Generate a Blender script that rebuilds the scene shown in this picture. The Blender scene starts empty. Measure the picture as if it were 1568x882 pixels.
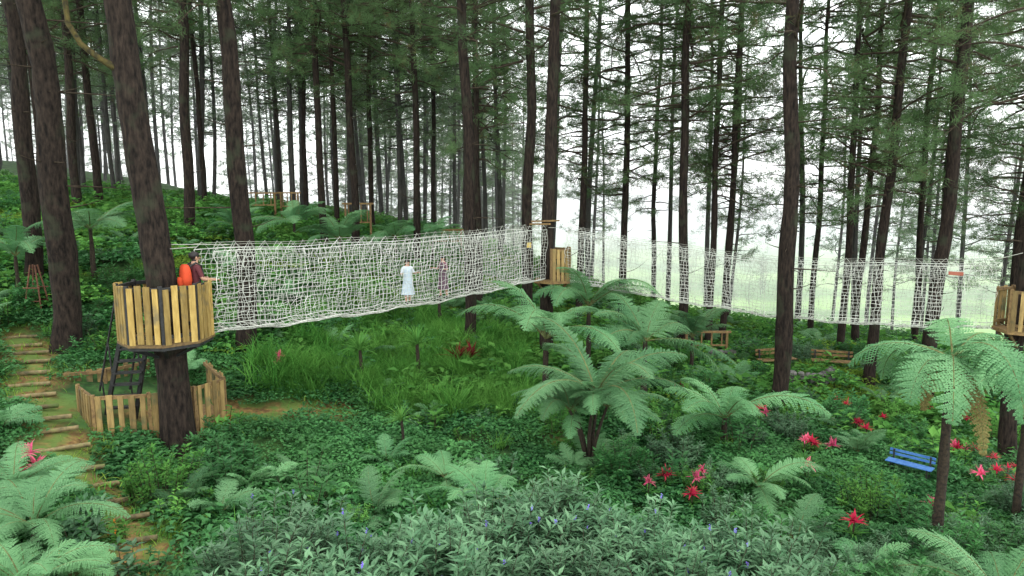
import bpy, math, random, time, bmesh
import numpy as np
from mathutils import Vector, Matrix
random.seed(7); rng=np.random.default_rng(7)
T0=time.time()
scene=bpy.context.scene
scene.view_settings.view_transform='Standard'
scene.view_settings.look='None'
scene.view_settings.exposure=0
CAMZ=6.0

# ---------------------------------------------------------------- helpers
def link(ob,parent=None,coll=None):
    (coll or scene.collection).objects.link(ob)
    if parent is not None: ob.parent=parent
    return ob
def empty(name,loc=(0,0,0),rot=(0,0,0)):
    e=bpy.data.objects.new(name,None); e.location=loc; e.rotation_euler=rot
    e.empty_display_size=.3
    return link(e)
class MB:
    def __init__(s): s.v=[];s.f=[];s.m=[];s.n=0
    def add(s,V,F,mat=0):
        V=np.asarray(V,float).reshape(-1,3); F=np.asarray(F,int)
        s.v.append(V); s.f.append(F+s.n); s.m.append(np.full(len(F),mat,int)); s.n+=len(V)
    def mesh(s,name,mats,smooth=False):
        V=np.concatenate(s.v); faces=[]
        for F in s.f: faces.extend(F.tolist())
        me=bpy.data.meshes.new(name); me.from_pydata(V.tolist(),[],faces)
        for m in mats: me.materials.append(m)
        me.polygons.foreach_set('material_index',np.concatenate(s.m).astype(np.int32))
        if smooth: me.polygons.foreach_set('use_smooth',np.ones(len(faces),bool))
        me.update(); return me
    def obj(s,name,mats,parent=None,smooth=False,coll=None):
        return link(bpy.data.objects.new(name,s.mesh(name,mats,smooth)),parent,coll)
def nrm(a): return a/np.maximum(np.linalg.norm(a,axis=-1,keepdims=True),1e-9)
def tube(mb,P,R,sides=6,mat=0,cap=True,noise=0):
    P=np.asarray(P,float); n=len(P); R=np.broadcast_to(np.asarray(R,float),(n,)).copy()
    T=nrm(np.gradient(P,axis=0)); m=np.abs(T.mean(0))
    ref=np.array([1.,0,0]) if m[2]>.7 else np.array([0,0,1.])
    N=nrm(np.cross(T,ref)); B=np.cross(T,N)
    a=np.linspace(0,2*np.pi,sides,endpoint=False)
    rr=R[:,None]*(1+noise*rng.uniform(-1,1,(n,sides))) if noise else np.repeat(R[:,None],sides,1)
    V=P[:,None,:]+rr[:,:,None]*(np.cos(a)[None,:,None]*N[:,None,:]+np.sin(a)[None,:,None]*B[:,None,:])
    i=np.arange(n-1)[:,None]*sides; j=np.arange(sides)[None,:]; k=(j+1)%sides
    F=np.stack([i+j,i+k,i+sides+k,i+sides+j],-1).reshape(-1,4)
    mb.add(V.reshape(-1,3),F,mat)
    if cap and sides>=4:
        mb.add(V[-1],[list(range(sides))],mat); mb.add(V[0],[list(range(sides))[::-1]],mat)
def beam(mb,p0,p1,w,h,mat=0,up=(0,0,1)):
    p0=np.array(p0,float);p1=np.array(p1,float);t=p1-p0;t/=np.linalg.norm(t)
    up=np.array(up,float)
    if abs(np.dot(t,up))>.95: up=np.array([1.,0,0]) if abs(t[0])<.9 else np.array([0,1.,0])
    s=np.cross(t,up);s/=np.linalg.norm(s);u=np.cross(s,t)
    V=[]
    for p in (p0,p1):
        for a,b in((-1,-1),(1,-1),(1,1),(-1,1)): V.append(p+s*a*w/2+u*b*h/2)
    mb.add(V,[[0,3,2,1],[4,5,6,7],[0,1,5,4],[1,2,6,5],[2,3,7,6],[3,0,4,7]],mat)
def slat(mb,base,out,w,th,h,mat=0):
    base=np.array(base,float);o=np.array([out[0],out[1],0.]);s=np.array([-out[1],out[0],0.])
    V=[]
    for z in(0,h):
        for a,b in((-1,-1),(1,-1),(1,1),(-1,1)): V.append(base+s*a*w/2+o*b*th/2+np.array([0,0,z]))
    mb.add(V,[[0,3,2,1],[4,5,6,7],[0,1,5,4],[1,2,6,5],[2,3,7,6],[3,0,4,7]],mat)
def leaves(mb,P,D,N,L,W,mat=0,droop=0.,mid=.45):
    D=nrm(D);S=nrm(np.cross(D,N));N=np.cross(S,D)
    n=len(P);L=np.broadcast_to(L,(n,))[:,None];W=np.broadcast_to(W,(n,))[:,None]
    c=P+D*L*mid
    V=np.stack([P,c+S*W*.5+N*W*.12,P+D*L-N*L*droop,c-S*W*.5+N*W*.12],1)
    mb.add(V.reshape(-1,3),np.arange(n*4).reshape(-1,4),mat)
def rdir(n,zmin=-1,zmax=1):
    z=rng.uniform(zmin,zmax,n);a=rng.uniform(0,2*np.pi,n);r=np.sqrt(np.maximum(0,1-z*z))
    return np.stack([r*np.cos(a),r*np.sin(a),z],1)

# ---------------------------------------------------------------- materials
def newmat(name):
    m=bpy.data.materials.new(name);m.use_nodes=True
    nt=m.node_tree;nt.nodes.clear();return m,nt,nt.nodes,nt.links
def leafmat(name,c1,c2,trans=.35,rough=.55,scale=.8,isl=.5,gloss=0.):
    m,nt,N,L=newmat(name)
    out=N.new('ShaderNodeOutputMaterial');geo=N.new('ShaderNodeNewGeometry')
    nz=N.new('ShaderNodeTexNoise');nz.inputs['Scale'].default_value=scale;nz.inputs['Detail'].default_value=0
    L.new(geo.outputs['Position'],nz.inputs['Vector'])
    mr=N.new('ShaderNodeMapRange');mr.inputs['From Min'].default_value=.3;mr.inputs['From Max'].default_value=.7
    L.new(nz.outputs['Fac'],mr.inputs['Value'])
    mx=N.new('ShaderNodeMix');mx.data_type='RGBA';mx.inputs['A'].default_value=(*c1,1);mx.inputs['B'].default_value=(*c2,1)
    ad=N.new('ShaderNodeMath');ad.operation='MULTIPLY_ADD'
    L.new(geo.outputs['Random Per Island'],ad.inputs[0]);ad.inputs[1].default_value=isl
    mm=N.new('ShaderNodeMath');mm.operation='MULTIPLY';mm.inputs[1].default_value=1-isl
    L.new(mr.outputs['Result'],mm.inputs[0]);L.new(mm.outputs[0],ad.inputs[2])
    L.new(ad.outputs[0],mx.inputs['Factor'])
    oi=N.new('ShaderNodeObjectInfo');hs=N.new('ShaderNodeHueSaturation')
    vr=N.new('ShaderNodeMapRange');vr.inputs['To Min'].default_value=.7;vr.inputs['To Max'].default_value=1.25
    L.new(oi.outputs['Random'],vr.inputs['Value']);L.new(vr.outputs['Result'],hs.inputs['Value']);L.new(mx.outputs['Result'],hs.inputs['Color'])
    if gloss:
        b=N.new('ShaderNodeBsdfPrincipled');b.inputs['Roughness'].default_value=rough;b.inputs['Specular IOR Level'].default_value=gloss
        L.new(hs.outputs['Color'],b.inputs['Base Color']);bo=b.outputs[0]
    else:
        b=N.new('ShaderNodeBsdfDiffuse');L.new(hs.outputs['Color'],b.inputs['Color']);bo=b.outputs[0]
    t=N.new('ShaderNodeBsdfTranslucent');L.new(hs.outputs['Color'],t.inputs['Color'])
    ms=N.new('ShaderNodeMixShader');ms.inputs['Fac'].default_value=trans
    L.new(bo,ms.inputs[1]);L.new(t.outputs[0],ms.inputs[2]);L.new(ms.outputs[0],out.inputs['Surface'])
    return m
def noisemat(name,c1,c2,scale=(4,4,4),rough=.8,bump=.3,isl=0.,spec=.3,c3=None,s3=.7):
    m,nt,N,L=newmat(name)
    out=N.new('ShaderNodeOutputMaterial');tc=N.new('ShaderNodeTexCoord');mp=N.new('ShaderNodeMapping')
    mp.inputs['Scale'].default_value=scale;L.new(tc.outputs['Object'],mp.inputs['Vector'])
    nz=N.new('ShaderNodeTexNoise');nz.inputs['Scale'].default_value=1;nz.inputs['Detail'].default_value=5;nz.inputs['Roughness'].default_value=.65
    L.new(mp.outputs[0],nz.inputs['Vector'])
    mr=N.new('ShaderNodeMapRange');mr.inputs['From Min'].default_value=.35;mr.inputs['From Max'].default_value=.65
    L.new(nz.outputs['Fac'],mr.inputs['Value'])
    mx=N.new('ShaderNodeMix');mx.data_type='RGBA';mx.inputs['A'].default_value=(*c1,1);mx.inputs['B'].default_value=(*c2,1)
    L.new(mr.outputs['Result'],mx.inputs['Factor'])
    col=mx.outputs['Result']
    if c3:
        n2=N.new('ShaderNodeTexNoise');n2.inputs['Scale'].default_value=s3;n2.inputs['Detail'].default_value=4
        L.new(tc.outputs['Object'],n2.inputs['Vector'])
        r2=N.new('ShaderNodeMapRange');r2.inputs['From Min'].default_value=.55;r2.inputs['From Max'].default_value=.7
        L.new(n2.outputs['Fac'],r2.inputs['Value'])
        m2=N.new('ShaderNodeMix');m2.data_type='RGBA';m2.inputs['B'].default_value=(*c3,1)
        L.new(col,m2.inputs['A']);L.new(r2.outputs['Result'],m2.inputs['Factor']);col=m2.outputs['Result']
    if isl:
        geo=N.new('ShaderNodeNewGeometry');hs=N.new('ShaderNodeHueSaturation');vr=N.new('ShaderNodeMapRange')
        vr.inputs['To Min'].default_value=1-isl;vr.inputs['To Max'].default_value=1+isl
        L.new(geo.outputs['Random Per Island'],vr.inputs['Value']);L.new(vr.outputs['Result'],hs.inputs['Value']);L.new(col,hs.inputs['Color']);col=hs.outputs['Color']
    if bump or rough<.8:
        b=N.new('ShaderNodeBsdfPrincipled');b.inputs['Roughness'].default_value=rough;b.inputs['Specular IOR Level'].default_value=spec
        L.new(col,b.inputs['Base Color'])
    else:
        b=N.new('ShaderNodeBsdfDiffuse');L.new(col,b.inputs['Color'])
    if bump:
        bp=N.new('ShaderNodeBump');bp.inputs['Strength'].default_value=bump;bp.inputs['Distance'].default_value=.03
        L.new(nz.outputs['Fac'],bp.inputs['Height']);L.new(bp.outputs[0],b.inputs['Normal'])
    L.new(b.outputs[0],out.inputs['Surface']);return m

M_bark=noisemat('pine_bark',(.006,.005,.0045),(.036,.026,.02),(16,16,4),.95,1.,c3=(.03,.034,.021),spec=.12,s3=1.6)
M_barkf=noisemat('pine_bark_far_hazy',(.03,.03,.027),(.065,.062,.056),(9,9,2.2),.95,0)  # paler copy of the bark, distance haze put into its colour
M_moss=noisemat('mossy_bark',(.02,.018,.008),(.09,.07,.018),(9,9,9),.95,.9)
M_twig=noisemat('twig',(.03,.024,.018),(.07,.055,.04),(9,9,9),.9,0)
M_needle=leafmat('pine_needles',(.06,.12,.05),(.135,.215,.09),.4,.6,.35,.4)
M_needle_f=leafmat('pine_needles_far_hazy',(.10,.17,.09),(.19,.27,.145),.4,.6,.2,.4)  # lighter needle variant for distant pines, with haze painted into the colour
M_needle_b=leafmat('pine_needles_dry',(.14,.1,.05),(.1,.11,.05),.3,.6,.6,.6)
M_cover=leafmat('ground_cover_leaf',(.018,.095,.028),(.08,.23,.065),.3,.5,.5,.6,.2)
M_cover2=leafmat('herb_leaf',(.045,.16,.035),(.135,.30,.065),.3,.5,.6,.55)
M_grass=leafmat('grass_blade',(.045,.17,.03),(.14,.33,.065),.35,.5,.7,.5)
M_ygrass=leafmat('moss_grass',(.11,.22,.03),(.21,.31,.05),.35,.6,.7,.5)
M_bush=leafmat('bush_leaf',(.035,.105,.045),(.125,.235,.12),.22,.45,1.2,.65,.25)
M_fern=leafmat('fern_leaf',(.07,.2,.08),(.18,.36,.16),.35,.5,.8,.35,.22)
M_fernd=leafmat('dead_fern',(.13,.10,.04),(.2,.18,.07),.2,.7,.8,.4)
M_fstem=noisemat('fern_trunk',(.012,.01,.008),(.045,.032,.02),(20,20,20),.95,.8)
M_rachis=noisemat('fern_rachis',(.08,.07,.03),(.14,.17,.07),(10,10,10),.9,0)
M_red=leafmat('red_leaf',(.38,.015,.05),(.6,.05,.10),.3,.4,2,.6)
M_darkred=leafmat('dark_red_leaf',(.09,.015,.02),(.25,.03,.03),.3,.4,2,.6)
M_pink=leafmat('pink_petal',(.6,.07,.2),(.75,.18,.25),.3,.5,2,.6)
M_purple=leafmat('purple_petal',(.12,.07,.5),(.3,.22,.7),.3,.5,2,.6)
M_orange=leafmat('orange_petal',(.7,.14,.02),(.8,.25,.06),.3,.5,2,.6)
M_wood=noisemat('weathered_wood',(.22,.14,.035),(.38,.26,.08),(14,14,2.5),.75,.25,.4,c3=(.13,.10,.05),s3=3)
M_wood3=noisemat('dull_wood',(.15,.10,.035),(.29,.2,.075),(14,14,2.5),.75,.25,.45,c3=(.09,.09,.04),s3=3)
M_wood2=noisemat('old_wood',(.10,.06,.028),(.2,.13,.05),(12,12,12),.8,.25,.3)
M_log=noisemat('log_wood',(.07,.06,.03),(.2,.15,.07),(8,8,8),.85,.5,.3,c3=(.08,.14,.03),s3=2)
M_metal=noisemat('black_metal',(.012,.012,.012),(.03,.03,.03),(12,12,12),.5,0)
M_rope=noisemat('white_rope',(.32,.33,.29),(.60,.61,.55),(3,3,3),.85,0)
M_rope2=noisemat('grey_rope',(.25,.25,.21),(.42,.42,.37),(8,8,8),.85,0)
M_stone=noisemat('stone',(.04,.04,.038),(.16,.155,.14),(5,5,5),.9,.6)
M_blue=noisemat('blue_paint',(.04,.13,.36),(.08,.2,.45),(6,6,6),.5,.1)
M_redp=noisemat('red_paint',(.25,.03,.01),(.32,.06,.02),(6,6,6),.5,.1)
M_sign=noisemat('sign_board',(.28,.08,.05),(.33,.11,.07),(6,6,6),.6,.0)
M_yel=noisemat('yellow_board',(.5,.36,.08),(.55,.4,.12),(6,6,6),.6,.0)

# ---------------------------------------------------------------- terrain
CP=np.array([
(-31,45,6.7),(-10.1,14,1.9),(-8,12,1.05),(-5.9,10,.95),(-5.1,8.8,.9),(-6.8,13.3,.85),(-2.9,16,.55),(-3.2,11,.6),
(0,8,0.1),(-3,7,.4),(4,8,-.1),(1,10.5,.2),(1.6,14,.15),(7.8,19.5,-.45),(7.7,11.5,-.2),(9.4,15.5,-.4),(12.6,16.5,-.9),
(13,28,-.6),(8,35,-.4),(-4,22,.9),(-5,28,2.7),(-3,38,3.3),(-8.9,24,3.4),(-8.7,32,3.8),(-11.8,20,3.5),(-11.2,17,2.2),(-7,18,1.6),
(-15.5,20,3.8),(-14,30,4.8),(1.1,21.5,.9),(0,27,.9),(.8,33,1.4),(3,30,.2),(5,24,-.1),(20,22,-1.3),(22,14,-1.3),(-20,14,3.5),(-14,10,2.6),
(-40,70,8),(-10,60,4.1),(-22,60,5.6),(4,48,0),(20,42,-2.5),(14,38,-1.4),(30,58,-8),(2,80,-6),(0,105,-14),(60,105,-14),(-60,105,6),(-25,100,-3),
(-50,20,8),(-50,50,9),(45,20,-4),(50,45,-8),(0,-8,-.2),(-30,-8,3),(30,-8,-2),(-14,45,4.8),(12,50,-4)])
def tps(r2): 
    r2=np.maximum(r2,1e-9); return .5*r2*np.log(r2)
n=len(CP);d2=((CP[:,None,:2]-CP[None,:,:2])**2).sum(-1)
A=np.zeros((n+3,n+3));A[:n,:n]=tps(d2)+np.eye(n)*6.;A[:n,n]=1;A[:n,n+1:]=CP[:,:2];A[n,:n]=1;A[n+1:,:n]=CP[:,:2].T
Wt=np.linalg.solve(A,np.concatenate([CP[:,2],[0,0,0]]))
def sst(a,b,x):
    t=np.clip((x-a)/(b-a),0,1);return t*t*(3-2*t)
def hgt(x,y):
    x=np.asarray(x,float);y=np.asarray(y,float);sh=x.shape;x=x.ravel();y=y.ravel()
    xc=np.clip(x,-55,55);yc=np.clip(y,-10,105)
    z=np.full(len(x),Wt[n])+Wt[n+1]*xc+Wt[n+2]*yc
    for i in range(n): z+=Wt[i]*tps((xc-CP[i,0])**2+(yc-CP[i,1])**2)
    z+=.07*np.sin(x*1.3+.5*y)+.06*np.sin(y*1.7-x*.6)+.04*np.sin(x*3.1+y*2.3)
    val=-15+1.2*np.sin(x*.03)*np.cos(y*.021)
    far=sst(500,1100,y)*(20+14*np.sin(x*.006+1)+7*np.sin(x*.017))
    w=np.maximum(sst(85,125,y),sst(50,110,x))
    z=z*(1-w)+(val+far)*w
    return z.reshape(sh)
def H(x,y): return float(hgt(np.array([x]),np.array([y]))[0])
PATHS=[[(-12.5,17),(-11,15.2),(-10.2,14),(-8.9,12.6),(-8,11.9),(-6.9,10.8),(-5.9,9.8),(-5.1,8.6),(-4.6,7)],
       [(-8.2,14.6),(-6.8,15.0),(-5.8,15.6),(-4.6,16.2),(-3.9,16.4)],[(1.1,15.4),(2.2,15.8)],[(-2.4,17.6),(-1.2,17.9)]]
PW=[.5,.42,.2,.15]
def pathd(x,y):
    best=np.full(x.shape,9.)
    for pl,w in zip(PATHS,PW):
        for (ax,ay),(bx,by) in zip(pl[:-1],pl[1:]):
            dx,dy=bx-ax,by-ay;t=np.clip(((x-ax)*dx+(y-ay)*dy)/(dx*dx+dy*dy),0,1)
            d=np.hypot(x-ax-t*dx,y-ay-t*dy)-w;best=np.minimum(best,d)
    return best
nx,ny=260,300
xs=12*np.sinh(np.linspace(-4.7,4.7,nx));ys=-15+25*np.sinh(np.linspace(0,5,ny))
X,Y=np.meshgrid(xs,ys);Z=hgt(X,Y)
V=np.stack([X,Y,Z],-1).reshape(-1,3)
i=np.arange(ny-1)[:,None]*nx;j=np.arange(nx-1)[None,:]
F=np.stack([i+j,i+j+1,i+nx+j+1,i+nx+j],-1).reshape(-1,4)
m,nt,N,L=newmat('forest_floor')
out=N.new('ShaderNodeOutputMaterial');b=N.new('ShaderNodeBsdfPrincipled');b.inputs['Roughness'].default_value=.95;b.inputs['Specular IOR Level'].default_value=.1
geo=N.new('ShaderNodeNewGeometry')
def nz(sc,det=5):
    q=N.new('ShaderNodeTexNoise');q.inputs['Scale'].default_value=sc;q.inputs['Detail'].default_value=det;L.new(geo.outputs['Position'],q.inputs['Vector']);return q
def rmp(src,a,b_):
    q=N.new('ShaderNodeMapRange');q.inputs['From Min'].default_value=a;q.inputs['From Max'].default_value=b_;L.new(src,q.inputs['Value']);return q.outputs['Result']
def mix(f,a,b_):
    q=N.new('ShaderNodeMix');q.data_type='RGBA';L.new(f,q.inputs['Factor'])
    for k,c in(('A',a),('B',b_)):
        if isinstance(c,tuple): q.inputs[k].default_value=(*c,1)
        else: L.new(c,q.inputs[k])
    return q.outputs['Result']
n1=nz(2.,3);n2=nz(9,6);n3=nz(.045,6)
g=mix(rmp(n1.outputs['Fac'],.4,.6),(.018,.045,.014),(.05,.11,.03))
g=mix(rmp(n2.outputs['Fac'],.55,.75),g,(.03,.025,.015))
so=mix(rmp(n2.outputs['Fac'],.35,.65),(.11,.06,.028),(.24,.15,.055))
so=mix(rmp(n1.outputs['Fac'],.42,.53),so,(.10,.14,.035))
at=N.new('ShaderNodeAttribute');at.attribute_name='path'
c=mix(at.outputs['Fac'],g,so)
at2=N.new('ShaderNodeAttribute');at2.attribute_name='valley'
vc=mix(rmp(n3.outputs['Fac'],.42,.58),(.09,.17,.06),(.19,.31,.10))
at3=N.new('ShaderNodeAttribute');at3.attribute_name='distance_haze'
vc=mix(at3.outputs['Fac'],vc,(.28,.34,.32))  # aerial haze painted into the far ground as a pale grey-green tint
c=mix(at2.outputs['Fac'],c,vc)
L.new(c,b.inputs['Base Color'])
bp=N.new('ShaderNodeBump');bp.inputs['Strength'].default_value=.6;bp.inputs['Distance'].default_value=.05;L.new(n2.outputs['Fac'],bp.inputs['Height']);L.new(bp.outputs[0],b.inputs['Normal'])
L.new(b.outputs[0],out.inputs['Surface']);M_ground=m
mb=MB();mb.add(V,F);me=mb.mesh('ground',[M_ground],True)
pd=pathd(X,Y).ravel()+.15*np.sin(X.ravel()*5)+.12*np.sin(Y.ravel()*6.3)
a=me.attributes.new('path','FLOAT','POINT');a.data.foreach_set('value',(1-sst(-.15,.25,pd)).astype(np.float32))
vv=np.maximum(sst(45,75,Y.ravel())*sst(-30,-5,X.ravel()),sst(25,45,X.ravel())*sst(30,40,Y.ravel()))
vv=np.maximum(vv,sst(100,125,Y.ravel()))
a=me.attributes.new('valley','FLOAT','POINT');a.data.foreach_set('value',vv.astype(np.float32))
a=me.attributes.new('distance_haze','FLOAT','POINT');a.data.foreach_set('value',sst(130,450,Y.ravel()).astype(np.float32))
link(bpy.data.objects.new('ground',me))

# ---------------------------------------------------------------- scatter with geometry nodes
def scatter(name,meshes,P,rotz,S,idx,tilt=None):
    coll=bpy.data.collections.new(name+'_source')
    for k,me_ in enumerate(meshes):
        o=bpy.data.objects.new('%s_part_%02d'%(name,k),me_);coll.objects.link(o)
    P=np.asarray(P,float);nn=len(P)
    me=bpy.data.meshes.new(name);me.from_pydata(P.tolist(),[],[])
    R=np.zeros((nn,3),np.float32);R[:,2]=rotz
    if tilt is not None: R[:,0]=tilt[:,0];R[:,1]=tilt[:,1]
    a=me.attributes.new('irot','FLOAT_VECTOR','POINT');a.data.foreach_set('vector',R.ravel())
    a=me.attributes.new('iscl','FLOAT','POINT');a.data.foreach_set('value',np.asarray(S,np.float32))
    a=me.attributes.new('iidx','INT','POINT');a.data.foreach_set('value',np.asarray(idx,np.int32))
    ob=link(bpy.data.objects.new(name,me))
    ng=bpy.data.node_groups.new(name+'_gn','GeometryNodeTree')
    ng.interface.new_socket('Geometry',in_out='INPUT',socket_type='NodeSocketGeometry')
    ng.interface.new_socket('Geometry',in_out='OUTPUT',socket_type='NodeSocketGeometry')
    N=ng.nodes;L=ng.links
    gi=N.new('NodeGroupInput');go=N.new('NodeGroupOutput');ip=N.new('GeometryNodeInstanceOnPoints')
    ci=N.new('GeometryNodeCollectionInfo');ci.inputs['Collection'].default_value=coll
    ci.inputs['Separate Children'].default_value=True;ci.inputs['Reset Children'].default_value=True
    def na(nm,dt):
        q=N.new('GeometryNodeInputNamedAttribute');q.data_type=dt;q.inputs['Name'].default_value=nm;return q.outputs['Attribute']
    er=N.new('FunctionNodeEulerToRotation');L.new(na('irot','FLOAT_VECTOR'),er.inputs[0])
    L.new(gi.outputs[0],ip.inputs['Points']);L.new(ci.outputs[0],ip.inputs['Instance'])
    ip.inputs['Pick Instance'].default_value=True
    L.new(na('iidx','INT'),ip.inputs['Instance Index']);L.new(er.outputs[0],ip.inputs['Rotation']);L.new(na('iscl','FLOAT'),ip.inputs['Scale'])
    L.new(ip.outputs[0],go.inputs[0])
    md=ob.modifiers.new('scatter','NODES');md.node_group=ng
    return ob

# ---------------------------------------------------------------- pines
def trunk_mesh(seed):
    r=np.random.default_rng(seed);mb=MB();h=np.linspace(0,25,46)
    bx=.14*np.sin(h*.35+seed)+.05*np.sin(h*1.1+seed*2);by=.1*np.cos(h*.3+seed)
    bx-=bx[0];by-=by[0]
    R=.27*(1-h/25*.68)*(1+.3*np.exp(-h/.35))
    R*=1+r.uniform(-.03,.03,len(h))
    P=np.stack([bx,by,h-.3],1)
    tube(mb,P,R,14,0,True,.08)
    for k in range(18):
        z=r.uniform(3,12);a=r.uniform(0,6.28);l=r.uniform(.3,2.2)*(1 if k%3==0 else .3)
        ix=int(z/25*45);p=P[ix]
        t=np.linspace(0,1,6)[:,None]
        q=p+np.array([math.cos(a),math.sin(a),0])*t*(l+.25)+np.array([0,0,1])*(t**2)*l*r.uniform(-.3,.5)+np.array([-math.sin(a),math.cos(a),0])*t**2*l*r.uniform(-.3,.3)
        tube(mb,q,np.linspace(.022,.005,6),4,1,False)
    return mb.mesh('pine_trunk_%d'%seed,[M_bark,M_twig],True)
TR=[trunk_mesh(s) for s in range(5)]
def crown_mesh(seed,h0,h1,nb,Lmax,nt_=11,dry=.06,needle=16,wn=(.007,.013),mats=None):
    r=np.random.default_rng(seed);mb=MB();TP=[];TD=[]
    for k in range(nb):
        f=((k+r.uniform(0,1))/nb)**1.1;z=h0+(h1-h0)*f;a=r.uniform(0,6.283)
        prof=min(1,.5+1.6*f)*(1-max(0,f-.6)*1.7)
        l=Lmax*prof*r.uniform(.45,1.15);up=r.uniform(-.1,.45)+.5*max(0,f-.5)
        ns=9;t=np.linspace(0,1,ns)[:,None];d=np.array([math.cos(a),math.sin(a),0]);sd=np.array([-d[1],d[0],0])
        bend=r.uniform(-.45,.45)
        wob=.06*l*np.sin(t*r.uniform(4,9)+r.uniform(0,6))*t
        P=np.array([0,0,z])+d*t*l+sd*(bend*l*t*t+wob)+np.array([0,0,1])*((up*t+r.uniform(-.45,.1)*t*t)*l+wob)
        tube(mb,P,np.linspace(.03+.005*l,.007,ns),4,1,False)
        dens=r.uniform(.55,1.25)
        nn=int(nt_*l/Lmax*dens)+3
        for q in range(nn):
            tt=1-.66*r.uniform(0,1)**1.3;ii=min(ns-2,int(tt*(ns-1)));fr=tt*(ns-1)-ii;p=P[ii]*(1-fr)+P[ii+1]*fr
            T=P[ii+1]-P[ii];T/=np.linalg.norm(T)
            s=1 if q%2 else -1;dl=T*r.uniform(.2,1.)+s*sd*r.uniform(.2,1)+np.array([0,0,r.uniform(-.25,.7)]);dl/=np.linalg.norm(dl)
            ll=r.uniform(.3,1.1)*(1.3-tt*.5)
            tw=np.array([p,p+dl*ll*.5+np.array([0,0,-.03]),p+dl*ll+np.array([0,0,.08])])
            tube(mb,tw,[.010,.007,.004],3,1,False)
            for u in (.45,.7,.88,1.02):
                if r.uniform()<.9:
                    pp=p+dl*ll*u+r.normal(0,.07,3);TP.append(pp);TD.append(dl*.8+np.array([0,0,.4])+r.normal(0,.4,3))
    TP=np.array(TP);TD=nrm(np.array(TD));m=len(TP)
    PP=np.repeat(TP,needle,0);DD=nrm(np.repeat(TD,needle,0)*.6+r.normal(0,.55,(m*needle,3)))
    LL=r.uniform(.15,.29,m*needle)[:,None];W=r.uniform(wn[0],wn[1],m*needle)[:,None]
    S=nrm(np.cross(DD,r.normal(0,1,(m*needle,3))))
    PP=PP+r.normal(0,.06,PP.shape)
    Vv=np.stack([PP-S*W*.5,PP+S*W*.5,PP+DD*LL+np.array([0,0,-.04])],1).reshape(-1,3)
    isd=np.repeat(r.uniform(size=m)<dry,needle)
    Fs=np.arange(m*needle*3).reshape(-1,3)
    mb.add(Vv,Fs,0);mb.m[-1]=np.where(isd,2,0)
    return mb.mesh('pine_crown_%d'%seed,mats or [M_needle,M_twig,M_needle_b])
CRM=[crown_mesh(10+s,5.6+s*.8,25.5,80,4.4,14,.06,13,(.011,.020)) for s in range(4)]
CRH=[crown_mesh(20+s,9.3,25.5,46,4.4,12,.06,13,(.009,.016)) for s in range(2)]
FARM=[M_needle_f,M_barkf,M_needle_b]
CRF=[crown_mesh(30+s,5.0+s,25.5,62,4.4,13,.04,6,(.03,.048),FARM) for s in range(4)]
print('crowns',time.time()-T0)
def pine(x,y,w,leanx=0,leany=0,crown='M',hs=1.,rot=None):
    z=H(x,y);e=empty('pine_tree',(x,y,z),(leany,leanx,0))
    k=random.randrange(5);t=bpy.data.objects.new('trunk',TR[k]);t.scale=(w/.54,w/.54,hs);t.rotation_euler[2]=random.uniform(0,6.28);link(t,e)
    cm=random.choice(CRM if crown=='M' else CRH)
    c=bpy.data.objects.new('crown',cm);c.rotation_euler[2]=random.uniform(0,6.28) if rot is None else rot
    c.scale=(hs,hs,hs);link(c,e);return e
for x,y,w,lx,cr in [
 (-11.05,16.5,.66,-.01,'H'),(-13.8,19.5,.48,-.0,'H'),(-18.9,30,.38,0,'M'),(-19.2,32,.36,.0,'M'),(-12.7,27,.42,0.,'M'),(-7.4,18.5,.54,.005,'H'),
 (-8.2,30,.32,-.01,'M'),(-9.2,36,.28,0,'M'),(-6.9,30,.36,-.0,'M'),(-7.7,38,.3,0,'M'),(-7.2,44,.28,0,'M'),(-4.2,30,.33,0,'M'),
 (-17,38,.3,0,'M'),(-4.8,42,.3,0,'M'),(-1.45,22.5,.41,0.,'H'),(-1.35,28,.28,0.0,'M'),(.49,24,.42,-.01,'H'),(1.13,21.8,.46,.008,'H'),
 (2.95,30,.33,.01,'M'),(5.0,31,.35,0,'M'),(8.8,42,.32,0,'M'),(6.8,27,.4,.0,'M'),(8.5,29,.3,.01,'M'),(9.2,29.5,.3,.025,'M'),
 (7.8,19.5,.5,.0,'H'),(15.1,34,.3,.0,'M'),(14,28.5,.32,.0,'M'),(12.9,24,.38,.02,'M'),(15.9,31,.34,.01,'M'),(13.9,22.3,.47,.008,'H'),
 (19.2,32,.32,.0,'M'),(21.5,34,.28,.0,'M'),(18.6,25,.38,.02,'M'),(12.75,16.8,.4,.0,'H'),(24,32,.36,.0,'M'),
 (11.5,36,.28,.01,'M'),(-23,34,.38,0,'M'),(-25,30,.42,0,'M'),(-15.2,45,.32,0,'M'),(-12,40,.3,0,'M'),(-2,36,.28,0,'M'),(20.5,22,.38,.01,'M')]:
    pine(x,y,w,lx,random.uniform(-.01,.01),cr,random.uniform(.95,1.1))

mt=empty('pine_tree',(-6.75,13.3,H(-6.75,13.3)))
mb=MB();h=np.linspace(-.4,22,60)
P=np.stack([-.04-.062*h+.10*np.sin(h*.55+.2),.02*h,h],1)
R=.31*(1-np.clip(h,0,30)/22*.6)*(1+.3*np.exp(-np.clip(h,0,9)/.3))
tube(mb,P,R,18,0,True,.06)
tube(mb,[(-.5,.1,7.45),(-.75,.0,7.5),(-1.0,-.1,7.68),(-1.25,-.15,7.9),(-1.42,-.2,8.25),(-1.45,-.2,8.8),(-1.6,-.1,9.9)],[.09,.07,.06,.055,.05,.05,.04],8,1,False,.1)
mb.obj('trunk',[M_bark,M_moss],mt,True)
c=bpy.data.objects.new('crown',CRH[0]);c.location=(-1.,.2,0);link(c,mt)

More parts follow.
